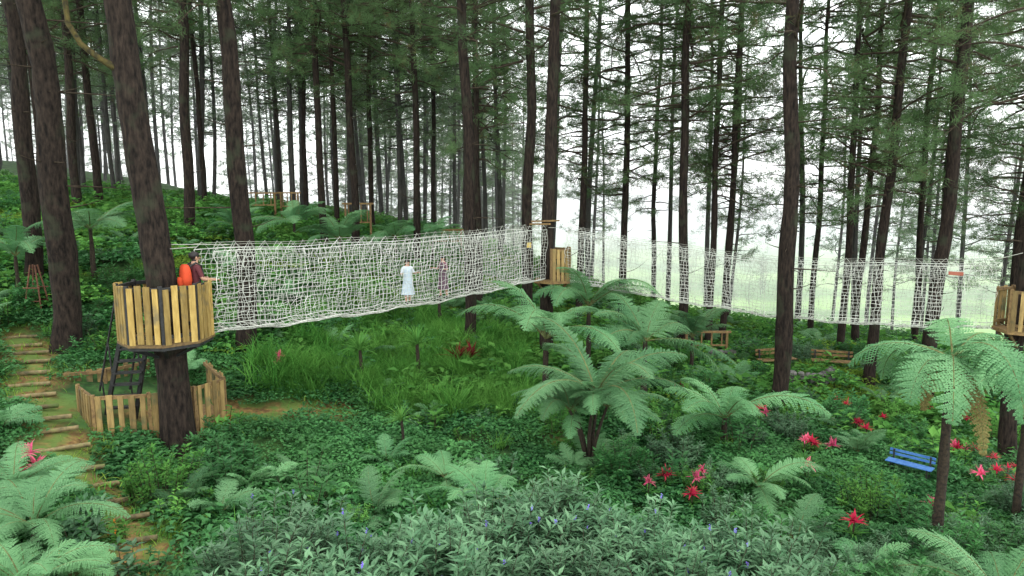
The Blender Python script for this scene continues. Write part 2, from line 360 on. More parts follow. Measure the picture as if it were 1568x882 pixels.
src=[]
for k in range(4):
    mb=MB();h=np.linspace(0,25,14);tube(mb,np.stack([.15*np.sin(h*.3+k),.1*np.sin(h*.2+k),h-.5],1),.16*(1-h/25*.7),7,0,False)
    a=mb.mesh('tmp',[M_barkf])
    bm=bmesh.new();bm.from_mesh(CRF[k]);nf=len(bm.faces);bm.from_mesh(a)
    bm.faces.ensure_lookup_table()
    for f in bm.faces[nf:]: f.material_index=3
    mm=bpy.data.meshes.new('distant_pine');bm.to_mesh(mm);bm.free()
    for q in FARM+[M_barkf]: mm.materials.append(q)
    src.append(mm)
pts=[];tries=0;r2=np.random.default_rng(5)
while len(pts)<180 and tries<20000:
    tries+=1
    y=r2.uniform(36,105);x=r2.uniform(-1,1)*(y*.86+6)
    if x>2 and (y>62 or r2.uniform()>.6): continue
    if x>0 and y>42 and x/y>.06 and x/y<.4 and r2.uniform()>.35: continue
    if all((x-a)**2+(y-b_)**2>(2.6 if x<0 else 3.2)**2 for a,b_ in pts): pts.append((x,y))
npts=len(pts)
for k in range(70): pts.append((r2.uniform(5,190),r2.uniform(120,260)))
pts=np.array(pts);Pz=np.column_stack([pts,hgt(pts[:,0],pts[:,1])])
ss_=r2.uniform(.8,1.15,len(pts));ss_[npts:]=r2.uniform(.25,.45,len(pts)-npts)
Pz[npts:,2]-=1.5
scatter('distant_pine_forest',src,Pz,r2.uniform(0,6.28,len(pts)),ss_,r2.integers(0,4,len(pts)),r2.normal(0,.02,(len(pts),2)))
print('forest',time.time()-T0)

# ---------------------------------------------------------------- plants
def frond(mb,o,az,L_,e0,dr,wd=.42,npn=22,nl=9,mats=(0,1),pin=1.,twist=0.):
    ns=npn+3;t=np.linspace(0,1,ns);el=e0-dr*t**1.5
    azs=az+twist*t
    d=np.stack([np.cos(azs),np.sin(azs),0*azs],1);S=np.array([-math.sin(az+twist*.5),math.cos(az+twist*.5),0.])
    st=L_/ns;T=np.cos(el)[:,None]*d+np.sin(el)[:,None]*np.array([0,0,1.])
    P=np.array(o)+np.cumsum(T*st,0);P=np.concatenate([[np.array(o,float)],P]);T=np.concatenate([[T[0]],T])
    t=np.linspace(0,1,len(P))
    tube(mb,P[::2],np.linspace(.013,.003,len(P[::2]))*L_/1.5,4,mats[1],False)
    roll=rng.uniform(-.35,.35)
    Nn=np.cross(S[None],T);Nn=nrm(Nn)*-1
    Nn=np.where(Nn[:,2:3]<0,-Nn,Nn);Nn=nrm(Nn*math.cos(roll)+S*math.sin(roll));S=nrm((S*math.cos(roll)-Nn[len(P)//2]*math.sin(roll))[None])[0]
    LP=[];LD=[];LN=[];LL=[];LW=[]
    for i_ in range(4,len(P)-1):
        tt=(t[i_]-.14)/.86;w=wd*(max(0,math.sin(math.pi*min(1,tt*.82+.18)))**.85)*rng.uniform(.88,1.08)+.015
        for s in(-1,1):
            pd_=nrm((S*s*.9+T[i_]*rng.uniform(.35,.6))[None])[0]
            sv=np.linspace(.05,1,nl);dpp=rng.uniform(.15,.4)
            base=P[i_]+pd_*(sv[:,None]*w)-Nn[i_]*(dpp*w*sv[:,None]**2)+rng.normal(0,.003,(nl,3))
            pdir=nrm(pd_-Nn[i_]*.5*sv[:,None])
            q=nrm(np.cross(np.broadcast_to(Nn[i_],(nl,3)),pdir))
            pl=L_/npn*.56*(1-.7*sv**2)*pin
            for s2 in(-1,1):
                LP.append(base-pdir*w/nl*.3);LD.append(q*s2+pdir*.35-Nn[i_]*.1);LN.append(np.broadcast_to(Nn[i_],(nl,3)));LL.append(pl);LW.append(np.full(nl,w/nl*1.35+.004))
            tip=base[-1]
            LP.append(P[i_][None]);LD.append((tip-P[i_])[None]+pdir[:1]*1e-6);LN.append(Nn[i_][None]);LL.append([np.linalg.norm(tip-P[i_])+.02]);LW.append([.018])
    leaves(mb,np.concatenate(LP),np.concatenate(LD),np.concatenate(LN),np.concatenate(LL),np.concatenate(LW),mats[0],.1,.35)
def fern_mesh(seed,nf,L_,e0,dr,wd=.42,npn=20,nl=8,dead=0):
    r=np.random.default_rng(seed);mb=MB()
    for k in range(nf):
        frond(mb,(0,0,0),k*6.283/nf+r.uniform(-.45,.45),L_*r.uniform(.6,1.1),e0+r.uniform(-.35,.35),dr*r.uniform(.75,1.2),wd*r.uniform(.8,1.1),npn,nl,twist=r.uniform(-.3,.3))
    for k in range(dead):
        frond(mb,(0,0,0),r.uniform(0,6.28),L_*.85,-.35,1.2,wd*.4,16,5,mats=(2,1))
    return mb.mesh('fern_%d'%seed,[M_fern,M_rachis,M_fernd])
FT=[fern_mesh(31,11,2.1,.8,1.4,.38,26,9),fern_mesh(32,10,2.0,.65,1.15,.38,26,9,0),fern_mesh(33,12,1.8,.5,2.0,.34,24,9,3),fern_mesh(34,9,2.2,.9,1.5,.4,28,9),fern_mesh(35,8,2.1,.6,1.25,.38,26,9),
    fern_mesh(36,9,2.7,.7,1.35,.46,34,11)]
FG=[fern_mesh(41,8,1.0,.9,1.2,.22,18,7),fern_mesh(42,7,1.15,.7,.9,.24,18,7),fern_mesh(43,7,.8,1.1,1.3,.18,16,7)]
print('ferns',time.time()-T0)
def tree_fern(x,y,hgt_,k=0,s=1.,rot=None,stems=1,lean=(0,0)):
    e=empty('tree_fern',(x,y,H(x,y)));mb=MB()
    rot=random.uniform(0,6.28) if rot is None else rot
    for q in range(stems):
        a=[.3,2.2,3.6,5.4,1.2][q];sp=0 if stems==1 else (.12 if q==0 else .5)
        top=np.array([math.cos(a)*sp+lean[0],math.sin(a)*sp*.6+lean[1],hgt_*(1 if q==0 else random.uniform(.7,.9))])
        t=np.linspace(0,1,9)[:,None];b0=np.array([math.cos(a)*.08,math.sin(a)*.08,-.15]) if stems>1 else np.array([0,0,-.15])
        P=b0+(top-b0)*t+np.array([[math.cos(a),math.sin(a),0]])*(-.12*np.sin(t*3.14))*(stems>1)
        tube(mb,P,np.linspace(.08,.05,9)*(1 if stems==1 else .55)*s,8,0,True,.2)
        kk=k if stems==1 else [5,4,3,4,3][q%5]
        c=bpy.data.objects.new('fronds',FT[kk]);c.location=top;c.rotation_euler=(random.uniform(-.12,.12),random.uniform(-.12,.12),rot+q*2.1)
        ss=s*(1 if stems==1 or q==0 else random.uniform(.65,.8));c.scale=(ss,ss,ss);link(c,e)
    mb.obj('stem',[M_fstem],e,True);return e
tree_fern(1.65,13.9,1.75,5,1.05,stems=5,rot=.4)
tree_fern(.9,17.8,1.9,3,1.25)
tree_fern(3.7,18.6,1.8,1,1.35)
tree_fern(5.1,15.8,.7,4,1.2)
tree_fern(2.4,21,2.0,3,1.2)
tree_fern(7.2,10.9,3.45,2,1.2,rot=1.2)
tree_fern(9.9,12.7,2.9,2,1.1)
tree_fern(5.6,9.0,.2,1,.7)
tree_fern(7.2,9.3,.25,3,.9)
tree_fern(4.9,12.9,.25,4,.7)
tree_fern(-.45,11.3,.45,1,.72)
tree_fern(-1.3,12.8,.2,4,.55)
tree_fern(-12.2,19.8,1.6,1,1.05);tree_fern(-13.5,18.5,1.1,3,.8)
tree_fern(-6.8,27,1.3,0,1.0);tree_fern(-8.9,28,1.2,1,1.0);tree_fern(-3.6,31,1.5,0,1.1);tree_fern(-10.3,25.5,1.0,0,.8)
tree_fern(6.2,23.,1.4,0,1.0);tree_fern(-5.1,30,1.3,1,1.0)
tree_fern(-6.6,8.9,.35,3,.66,rot=.4);tree_fern(-6.05,7.9,.2,0,.6);tree_fern(-7.6,9.9,.35,1,.6);tree_fern(-5.3,7.2,.1,4,.5)

def patch(seed,nl,rad,hmin,hmax,l0,l1,mat,ar=.6,stem=False):
    r=np.random.default_rng(seed);mb=MB()
    rr=rad*np.sqrt(r.uniform(0,1,nl));a=r.uniform(0,6.28,nl)
    cl=.6+.4*np.sin(rr*9+a*2)
    z=hmin+(hmax-hmin)*(1-(rr/rad)**2*.7)*r.uniform(.2,1,nl)*cl
    P=np.stack([rr*np.cos(a),rr*np.sin(a),z],1);az=r.uniform(0,6.28,nl)
    D=np.stack([np.cos(az),np.sin(az),r.uniform(-.5,.4,nl)],1);Nn=np.stack([r.normal(0,.35,nl),r.normal(0,.35,nl),np.ones(nl)],1)
    Lx=r.uniform(l0,l1,nl);leaves(mb,P,D,Nn,Lx,Lx*ar,0,.15)
    return mb.mesh('patch_%d'%seed,[mat])
def herb(seed,ns,hh,ll,mat,nl=14,ar=.4,rad=.25,fl=None,nfl=0,low=.25):
    r=np.random.default_rng(seed);mb=MB();LP=[];LD=[];LL=[]
    for s in range(ns):
        a=r.uniform(0,6.28);q=rad*math.sqrt(r.uniform());o=np.array([q*math.cos(a),q*math.sin(a),0]);
        out_=np.array([math.cos(a),math.sin(a),0]);hh_=hh*r.uniform(.5,1.08)*(1-.35*(q/rad)**2)
        t=np.linspace(0,1,5)[:,None];kx=r.uniform(.3,1)*.35;P=o+out_*t**1.5*hh_*kx+np.array([0,0,1])*t*hh_
        tube(mb,P,[.008,.007,.006,.005,.003],3,1,False)
        u=np.sort(r.uniform(low,1,nl)**.7);az=np.arange(nl)*2.4+r.uniform(0,6)
        p=o+out_*(u**1.5)[:,None]*hh_*kx+np.array([0,0,1])*(u*hh_)[:,None]
        LP.append(p);LD.append(np.stack([np.cos(az),np.sin(az),-.35+1.1*u**2+r.uniform(-.2,.2,nl)],1));LL.append(ll*r.uniform(.6,1.1,nl))
        if fl is not None and s<nfl:
            m_=12;c0=P[-1];pp=c0+np.stack([np.zeros(m_),np.zeros(m_),np.linspace(0,.06,m_)],1);leaves(mb,pp,rdir(m_,-.2,.6),rdir(m_),.022,.016,2)
    LP=np.concatenate(LP);LD=np.concatenate(LD);LL=np.concatenate(LL)
    leaves(mb,LP,LD,np.array([[0,0,1.]])+r.normal(0,.25,(len(LP),3)),LL,LL*ar,0,.12)
    return mb.mesh('herb_%d'%seed,[mat,M_twig]+([fl] if fl else []))
def blades(seed,nb,l0,l1,w,mat,el0=.7,el1=1.45,rad=.15,dr=.9):
    r=np.random.default_rng(seed);mb=MB();az=r.uniform(0,6.28,nb);el=r.uniform(el0,el1,nb);l=r.uniform(l0,l1,nb)
    o=np.stack([rad*r.normal(0,.5,nb),rad*r.normal(0,.5,nb),np.zeros(nb)],1)
    S=np.stack([-np.sin(az),np.cos(az),0*az],1);V=[];p=o;ns=4
    for k in range(ns+1):
        t=k/ns;ww=w*(1-t**1.6)*.5+.0008;V.append(p-S*ww);V.append(p+S*ww)
        e=el-dr*t;p=p+np.stack([np.cos(e)*np.cos(az),np.cos(e)*np.sin(az),np.sin(e)],1)*(l/ns)[:,None]
    V=np.stack(V,1);m_=2*(ns+1);b0=np.arange(nb)[:,None]*m_
    F=np.concatenate([b0+np.array([2*k,2*k+1,2*k+3,2*k+2])[None] for k in range(ns)])
    mb.add(V,F);return mb.mesh('blades_%d'%seed,[mat])
r3=np.random.default_rng(11)
def area(nn,y0,y1,fx=.80,cond=None,pm=.1):
    y=np.sqrt(r3.uniform(y0*y0,y1*y1,nn));x=r3.uniform(-1,1,nn)*(y*fx+1.5)
    ok=pathd(x,y)>pm
    ok&=~((x>-10.1)&(x<-6.5)&(y>13.1)&(y<16.2))
    if cond is not None: ok&=cond(x,y)
    return x[ok],y[ok]
def sc(name,meshes,x,y,s0,s1,dz=0,tilt=.08):
    nn=len(x);scatter(name,meshes,np.column_stack([x,y,hgt(x,y)+dz]),r3.uniform(0,6.28,nn),r3.uniform(s0,s1,nn),r3.integers(0,len(meshes),nn),r3.normal(0,tilt,(nn,2)))
def lump(x,y,f,ph=0): return np.sin(x*f+ph)*np.cos(y*f*.9-ph)+.5*np.sin((x+y)*f*1.7+ph)
inbush=lambda x,y:(y<10.4-np.abs(x-.9)*.42)
PA=[patch(50+k,400,.55,.03,.28,.045,.09,M_cover) for k in range(3)]+[patch(54,260,.5,.03,.36,.08,.13,M_cover)]
x,y=area(2000,6.5,20,.8,lambda x,y:~inbush(x,y));sc('ground_cover',PA,x,y,.7,1.4)
x,y=area(2200,18,48,.85);sc('hillside_cover',[patch(56,300,.6,.03,.35,.09,.16,M_cover2),patch(57,260,.6,.03,.45,.1,.2,M_cover2),patch(58,340,.55,.03,.25,.07,.12,M_cover),patch(59,400,.6,.03,.2,.05,.1,M_ygrass,.35)],x,y,1.,2.2)
HB=[herb(60,9,.55,.13,M_cover2),herb(61,7,.7,.17,M_cover),herb(62,10,.4,.09,M_cover2),herb(63,5,.6,.26,M_cover2,8,.5),herb(64,12,.5,.12,M_bush,16,.45,.3)]
x,y=area(1500,8,40,.85,lambda x,y:(lump(x,y,.55,1)>-.2)&~inbush(x,y));sc('herb_plants',HB,x,y,.5,1.4)
GR=[blades(70,70,.35,.75,.014,M_grass),blades(71,55,.45,.95,.018,M_grass,.8,1.5,.2,1.1)]
x,y=area(4400,15,25,.3,lambda x,y:(x<.6)&(x>-6.8)&(y>16.4)&(lump(x,y,1.1)>-.6));sc('tall_grass',GR,x,y,.6,1.35)
x,y=area(1000,9,34,.85,lambda x,y:(lump(x,y,.7,2.)>.3)&~inbush(x,y));sc('grass_tufts',[blades(72,60,.2,.5,.012,M_grass),blades(73,40,.15,.35,.012,M_ygrass),blades(76,40,.3,.7,.016,M_grass)],x,y,.7,1.2)
x,y=area(4600,8,36,.85,lambda x,y:(((pathd(x,y)<.7)&(lump(x,y,2.1,1.)>-.6))|(lump(x,y,.5,4.)>.5)|((abs(x-1)<3.5)&(y>14.5)&(y<19)&(lump(x,y,1.3,2)>-.1)))&~inbush(x,y),-.6);sc('mossy_grass',[blades(74,60,.06,.18,.01,M_ygrass,.3,1.3,.5),blades(75,60,.08,.2,.01,M_grass,.3,1.3,.5)],x,y,.8,1.4)
BU=[herb(80+k,75,1.3,.16,M_bush,38,.32,.62,M_purple,2 if k else 5,.1) for k in range(3)]
bx=[];by=[]
for k in range(135):
    x_=r3.uniform(-3.8,4.6);y_=r3.uniform(6.6,11.2)
    if inbush(x_,y_) and not(-1.1<x_<.2 and y_>9.6): bx.append(x_);by.append(y_)
sc('flowering_bushes',BU,np.array(bx),np.array(by),.5,1.2)
SH=[herb(84,50,.9,.13,M_bush,30,.32,.5),herb(85,45,1.0,.16,M_cover,28,.4,.5),herb(86,40,.9,.11,M_cover2,30,.4,.5)]
x,y=area(210,10.5,30,.8,lambda x,y:((x>2.5)|(lump(x,y,.4,3)>.4))&~inbush(x,y)&(np.hypot(x-8.95,y-14.2)>1.1));sc('leafy_shrubs',SH,x,y,.4,1.1)
bx=r3.uniform(3.6,9.5,46);by=r3.uniform(7.6,11.3,46);ok=bx<by*.8+1;sc('dark_shrubs',[SH[1],SH[0]],bx[ok],by[ok],.5,.9)
x,y=area(420,8,36,.85,lambda x,y:(lump(x,y,.6,5)>-.2)&~inbush(x,y)&(np.hypot(x-8.95,y-14.2)>1.));sc('ground_ferns',FG,x,y,.5,1.2,.08)
CO=[blades(90,30,.16,.3,.045,M_red,.0,1.5,.06,.7),blades(91,26,.3,.55,.055,M_darkred,.4,1.4,.06,.8),blades(92,26,.14,.26,.045,M_pink,.0,1.5,.05,.7)]
GRN=blades(93,22,.3,.5,.05,M_cover2,.1,1.0,.06,.7)
def cordy(x,y,k,s=1.,st=.25):
    e=empty('cordyline_plant',(x,y,H(x,y)));o=bpy.data.objects.new('leaves',CO[k]);o.location=(0,0,st);o.scale=(s,s,s);o.rotation_euler[2]=random.uniform(0,6);link(o,e)
    o=bpy.data.objects.new('lower_leaves',GRN);o.location=(0,0,st*.5);s2=min(s,.8);o.scale=(s2,s2,s2);link(o,e)
    mb=MB();tube(mb,[(0,0,-.1),(0,0,st*.5),(0.01,0,st+.03)],.015,6);mb.obj('stem',[M_twig],e)
for a in [(-1.6,19.5,1,1.5,.45),(-1.25,19.9,1,1.2,.5),(-8.3,11.2,2,1.2,.4),(-7.95,10.9,2,1.,.35),(-8.1,10.6,0,.9,.35)]: cordy(*a)
r4=np.random.default_rng(3)
for cx_,cy_,nn in [(2.7,13.2,3),(7.4,15.9,5),(11.4,16.8,5),(3.4,12.7,2),(5.5,11.9,1),(12.8,19.3,4),(-5.6,17.8,2),(9.1,17.7,3),(10.8,20,2),(5.1,19.6,2),(10.5,14.6,3),(11.5,15.2,2),(8.3,13.4,1),(6.3,13.8,1),(14.4,20.5,3),(9.9,18.6,2),(6.8,17.6,2)]:
    for q in range(nn): cordy(cx_+r4.normal(0,.35),cy_+r4.normal(0,.35),int(r4.integers(0,2))*2,r4.uniform(.65,1.05),r4.uniform(.35,.5))
x,y=area(80,6,9.5,.9,lambda x,y:x<-4.9,-9);sc('orange_flowers',[herb(95,6,.45,.16,M_cover2,10,.4,.2,M_orange,3),herb(97,6,.5,.2,M_bush,10,.4,.2),herb(98,8,.5,.14,M_cover,16,.4,.25)],x,y,.8,1.2)
PL=blades(96,40,.6,.95,.05,M_cover2,.2,1.4,.04,1.0)
for x_,y_,hh in [(-4.1,18.,1.),(-2.7,19.,1.1),(-2.6,24,1.2),(6.1,13.6,.4),(2.1,7.3,.5),(-2.4,14.3,.7)]:
    s_=.6 if y_<15 else 1
    e=empty('palm_plant',(x_,y_,H(x_,y_)));o=bpy.data.objects.new('leaves',PL);o.location=(0,0,hh);o.scale=(s_,s_,s_);link(o,e)
    mb=MB();tube(mb,[(0,0,-.1),(.03,0,hh*.5),(0,0,hh+.05)],np.array([.07,.055,.05])*s_,8,0,True,.15);mb.obj('stem',[M_fstem],e)
print('plants',time.time()-T0)

# ---------------------------------------------------------------- steps on path
mb=MB();pl=np.array(PATHS[0]);seg=np.hypot(*np.diff(pl,axis=0).T);cum=np.concatenate([[0],np.cumsum(seg)])
s_=.3
while s_<cum[-1]:
    px_=np.interp(s_,cum,pl[:,0]);py_=np.interp(s_,cum,pl[:,1]);k=min(len(seg)-1,np.searchsorted(cum,s_)-1);d=(pl[k+1]-pl[k])/seg[k];nn=np.array([-d[1],d[0]])
    nn=nn*.6+np.array([1,0])*.4*np.sign(nn[0]);nn/=np.linalg.norm(nn)
    w=random.uniform(.35,.5);a=np.array([px_,py_])-nn*w;b_=np.array([px_,py_])+nn*w;zz=H(px_,py_)+.02
    tube(mb,[(a[0],a[1],zz),(px_,py_,zz+.01),(b_[0],b_[1],zz)],.045,8,0,True,.1);s_+=random.uniform(.55,.8)
mb.obj('log_steps',[M_log],None,True)

# ---------------------------------------------------------------- platforms
def rail(mb,poly,z0,hh,closed=True,gap=.155,sw=.11,skip=(),dark=1,mid=0):
    m_=len(poly);c=np.mean(np.array(poly),0)
    for k in range(m_ if closed else m_-1):
        if k in skip: continue
        a=np.array(poly[k],float);b_=np.array(poly[(k+1)%m_],float);d=b_-a;l=np.linalg.norm(d);d/=l;o=np.array([d[1],-d[0]])
        if np.dot(o,(a+b_)/2-c)<0:o=-o
        za=z0
        beam(mb,(*a+d*.035,za+hh-.06),(*b_-d*.035,za+hh-.06),.05,.07,dark);beam(mb,(*a+d*.035,za+.12),(*b_-d*.035,za+.12),.05,.07,dark)
        nn=max(1,int(l/gap))
        for q in range(nn):
            p=a+d*l*(q+.5)/nn+o*.042;slat(mb,(*p,za+.0+random.uniform(-.03,.01)),o,sw*random.uniform(.82,1.08),.025,hh+random.uniform(-.04,.03),0)
        slat(mb,(*a,za-.05),o,.065,.065,hh+.06,dark)
def octo(cx,cy,r,ph=math.pi/8,sx=1.,nn=8): return [(cx+sx*r*math.cos(ph+k*2*math.pi/nn),cy+r*math.sin(ph+k*2*math.pi/nn)) for k in range(nn)]
def floor(mb,poly,z,th,mat):
    m_=len(poly);V=[(*p,z) for p in poly]+[(*p,z-th) for p in poly]
    mb.add(V,[list(range(m_))],mat);mb.add(V,[list(range(m_,2*m_))[::-1]],mat);mb.add(V,[[k,k+m_,(k+1)%m_+m_,(k+1)%m_] for k in range(m_)],mat)
PX,PY,PZ=-6.82,13.25,3.22
e=empty('tree_platform',(0,0,0));mb=MB()
oc=octo(PX,PY,.82);floor(mb,octo(PX,PY,.87),PZ+.02,.06,2);floor(mb,octo(PX,PY,.84),PZ-.043,.06,1)
rail(mb,oc,PZ+.03,1.08,True,.155,.112,skip=(0,))
for k in range(8):
    a=octo(PX,PY,.76)[k];beam(mb,(*a,PZ-.11),(PX+(a[0]-PX)*.3,PY+(a[1]-PY)*.3,PZ-.35),.05,.05,1)
mb.obj('deck_and_railing',[M_wood,M_metal,M_wood2],e)
e=empty('lower_deck',(0,0,0));mb=MB()
lp=[(-8.3,13.1),(-7.3,13.3),(-6.6,13.75),(-6.3,14.5),(-7.4,16.0),(-8.8,16.1),(-9.3,15.2),(-10.1,14.9),(-10.0,14.2),(-9.1,13.9)]
DZ=1.15
floor(mb,lp,DZ,.08,2);rail(mb,lp,DZ-.22,1.15,True,.18,.115,skip=(4,7,8),dark=2)
for p in lp: slat(mb,(*p,DZ-1.),(0,1),.1,.1,.92,2)
mb.obj('deck_and_railing',[M_wood3,M_metal,M_wood2],e)
e=empty('stair_ladder',(0,0,0));mb=MB()
b0=np.array([-8.4,14.1,DZ]);t0=np.array([-7.72,13.75,PZ+.05])
sd=np.array([.5,.12,0])*.75
for s in(-.5,.5):
    beam(mb,b0+sd*s*1.5,t0+sd*s*1.3,.04,.11,0)
    beam(mb,b0+sd*s*1.5+np.array([-.05,0,.75]),t0+sd*s*1.3+np.array([-.05,0,.8]),.03,.03,0)
    for t in(.1,.5,.9):
        p=(b0*(1-t)+t0*t)+sd*s*1.4;beam(mb,p,p+np.array([-.05,0,.77]),.025,.025,0)
for k in range(8):
    t=(k+.5)/8;p=b0*(1-t)+t0*t;beam(mb,p-sd*.7,p+sd*.7,.16,.035,0)
mb.obj('stringers_and_treads',[M_metal],e)
mb=MB();slat(mb,(-6.1,14.2,H(-6.1,14.2)-.1),(0,1),.06,.06,.5,0);slat(mb,(-6.1,14.2,H(-6.1,14.2)+.403),(0,1),.08,.08,.04,0);mb.obj('red_post',[M_redp])
def small_platform(cx,cy,z,r,skip,nm='tree_platform'):
    e=empty(nm,(0,0,0));mb=MB();floor(mb,octo(cx,cy,r+.05,sx=1,nn=6),z,.09,1)
    rail(mb,octo(cx,cy,r,nn=6),z+.01,1.0,True,.14,.1,skip=skip,dark=1)
    for a in octo(cx,cy,r*.9,nn=6): beam(mb,(*a,z-.1),(cx+(a[0]-cx)*.4,cy+(a[1]-cy)*.4,z-.45),.05,.05,1)
    mb.obj('deck_and_railing',[M_wood3,M_wood2],e)
small_platform(1.3,21.72,3.35,.6,(2,3,1))
small_platform(12.75,16.7,2.72,.62,(2,))
mb=MB();beam(mb,(.55,21.4,5.12),(1.2,21.5,5.12),.1,.05);beam(mb,(.6,21.6,5.2),(1.5,21.7,5.22),.08,.05);mb.obj('wooden_crossbar',[M_wood2])

# ---------------------------------------------------------------- net bridges
def net_bridge(pts,zb,zt,hw=.42,cell=.11,rows=15,sag=.1):
    e=empty('net_bridge',(0,0,0));mb=MB()
    pts=np.array(pts,float);sg=np.linalg.norm(np.diff(pts,axis=0),axis=1);cm=np.concatenate([[0],np.cumsum(sg)]);Lt=cm[-1]
    m_=int(Lt/cell);s=np.linspace(0,Lt,m_);C=np.column_stack([np.interp(s,cm,pts[:,0]),np.interp(s,cm,pts[:,1])])
    ker=np.ones(9)/9;Cp=np.pad(C,((4,4),(0,0)),mode='reflect',reflect_type='odd');C=np.column_stack([np.convolve(Cp[:,0],ker,'valid'),np.convolve(Cp[:,1],ker,'valid')])
    D=nrm(np.gradient(C,axis=0));Nn=np.column_stack([D[:,1],-D[:,0]])
    b0=np.interp(s,cm,zb);t0=np.interp(s,cm,zt)
    b0=b0-sag*np.sin(np.pi*s/Lt)+.025*np.sin(s*2.9)+.015*np.sin(s*7)
    t0=t0+.02*np.sin(s*2.2)-sag*.6*np.sin(np.pi*s/Lt)
    G={}
    for side in(1,-1):
        g=np.zeros((rows+1,m_,3))
        for k in range(rows+1):
            f=k/rows;off=hw*(.85+.22*math.sin(f*2.6))
            jz=rng.normal(0,.014,m_)+.02*np.sin(s*3+k+side*2) if 0<k<rows else 0;js=rng.normal(0,.022,m_)+.03*np.sin(s*1.3+k*.5+side)
            lx=.05*np.sin(s*1.7+side)*math.sin(f*3.14)
            g[k,:,0]=C[:,0]+Nn[:,0]*side*(off+lx)+D[:,0]*js;g[k,:,1]=C[:,1]+Nn[:,1]*side*(off+lx)+D[:,1]*js
            g[k,:,2]=b0+(t0-b0)*f+jz
        G[side]=g
        for k in range(rows+1): tube(mb,g[k],.012 if k in(0,rows) else .0052,3,0,False)
        for q in range(m_):
            tube(mb,g[:,q],.0052 if q%9 else .0085,3,0,False)
        for q in range(0,m_-2,2):
            tube(mb,[g[rows,q],g[rows-3,q+1],g[rows,q+2]],.0045,3,0,False)
        cab=g[rows].copy();cab[:,2]+=.12
        tube(mb,cab,.005,3,1,False)
        for q in range(0,m_-2,3): tube(mb,[g[rows,q],cab[min(q+1,m_-1)]+np.array([0,0,.03]),g[rows,min(q+2,m_-1)]],.0055,3,0,False)
    fl=6
    for k in range(1,fl):
        f=k/fl;p=G[1][0]*(1-f)+G[-1][0]*f;p[:,2]-=.10*math.sin(f*3.14);tube(mb,p,.007,3,0,False)
    for q in range(m_):
        f=np.linspace(0,1,fl+1)[:,None];p=G[1][0,q]*(1-f)+G[-1][0,q]*f;p[:,2]-=.10*np.sin(f[:,0]*3.14);tube(mb,p,.007,3,0,False)
    mb.obj('rope_net',[M_rope,M_rope2],e)
    mb=MB()
    for q in range(0,m_-1,3):
        a=C[q];beam(mb,(a[0]-Nn[q,0]*.22,a[1]-Nn[q,1]*.22,b0[q]-.06),(a[0]+Nn[q,0]*.22,a[1]+Nn[q,1]*.22,b0[q]-.06),.06,.025,0)
    mb.obj('walk_planks',[M_rope2],e)
    return b0
net_bridge([(-6.2,13.75),(.75,21.3)],[3.3,3.46],[4.9,4.97],sag=.15)
net_bridge([(1.75,21.75),(4.9,21.2),(7.9,20.3),(10.3,18.6),(12.2,17.0)],[3.36,2.95,2.6,2.6,2.75],[4.9,4.45,4.1,4.18,4.3],sag=.12)
mb=MB()
for p,q in [((-6.95,13.35,4.95),(-6.2,13.4,5.0)),((-7.0,13.4,5.05),(-5.85,14.1,5.0)),((7.8,19.6,4.3),(7.9,20.1,4.2)),((1.1,21.7,5.0),(1.8,21.4,5.0)),((12.6,16.8,4.6),(11.9,16.9,4.4))]: tube(mb,[p,q],.008,4)
mb.obj('anchor_cables',[M_rope2])
mb=MB();beam(mb,(11.1,17.25,4.05),(11.34,17.04,4.05),.02,.09,0);mb.obj('bridge_sign',[M_sign])
mb=MB();beam(mb,(.46,20.8,4.5),(.58,20.92,4.5),.02,.16,0);mb.obj('yellow_sign',[M_yel])

# ---------------------------------------------------------------- park furniture
def bench(x,y,yaw,mat,nm='park_bench',s_=1.,dz=0):
    e=empty(nm,(x,y,H(x,y)+dz),(0,0,yaw));e.scale=(s_,s_,s_);mb=MB()
    for k in range(4): beam(mb,(-.75,-.18+k*.115,.45),(.75,-.18+k*.115,.45),.095,.03)
    mb.obj('seat',[mat],e);mb=MB()
    for k in range(2): beam(mb,(-.75,.27+k*.02,.62+k*.14),(.75,.27+k*.02,.62+k*.14),.025,.09)
    mb.obj('backrest',[mat],e);mb=MB()
    for s in(-.6,.6):
        beam(mb,(s,-.15,-.2),(s,-.15,.43),.05,.05);beam(mb,(s,.2,-.2),(s,.25,.8),.05,.05);beam(mb,(s,-.17,.41),(s,.2,.41),.05,.045)
    mb.obj('legs',[M_metal],e)
bench(8.95,14.7,-.8,M_blue,s_=.62,dz=.08)
bench(10.0,25.2,.3,M_wood2);bench(12.4,25.8,-.3,M_wood2)
def stonewall(pts):
    e=empty('stone_wall');mb=MB()
    for (ax,ay),(bx_,by_) in zip(pts[:-1],pts[1:]):
        l=math.hypot(bx_-ax,by_-ay)
        for r_ in range(3):
            s=0
            while s<l:
                w=random.uniform(.2,.4);t=(s+w/2)/l;x_=ax+(bx_-ax)*t+random.uniform(-.03,.03);y_=ay+(by_-ay)*t+random.uniform(-.03,.03);z=H(x_,y_)+.1+r_*.17
                a=np.linspace(0,6.28,9)[:-1];rr=w/2*np.array([.55,1,1,.55])
                V=[];
                for q,zz in enumerate((-.09,-.04,.04,.09)):
                    for aa in a: V.append((x_+rr[q]*math.cos(aa)*random.uniform(.85,1.1),y_+rr[q]*math.sin(aa)*random.uniform(.85,1.1),z+zz))
                F=[[q*8+k,q*8+(k+1)%8,q*8+8+(k+1)%8,q*8+8+k] for q in range(3) for k in range(8)]
                mb.add(V,F);mb.add(V,[list(range(24,32)),list(range(8))[::-1]]);s+=w*.95
    mb.obj('stones',[M_stone],e)
stonewall([(9.6,23.2),(10.6,23.0),(11.4,23.6)]);stonewall([(7.6,25.6),(8.6,26.2)])
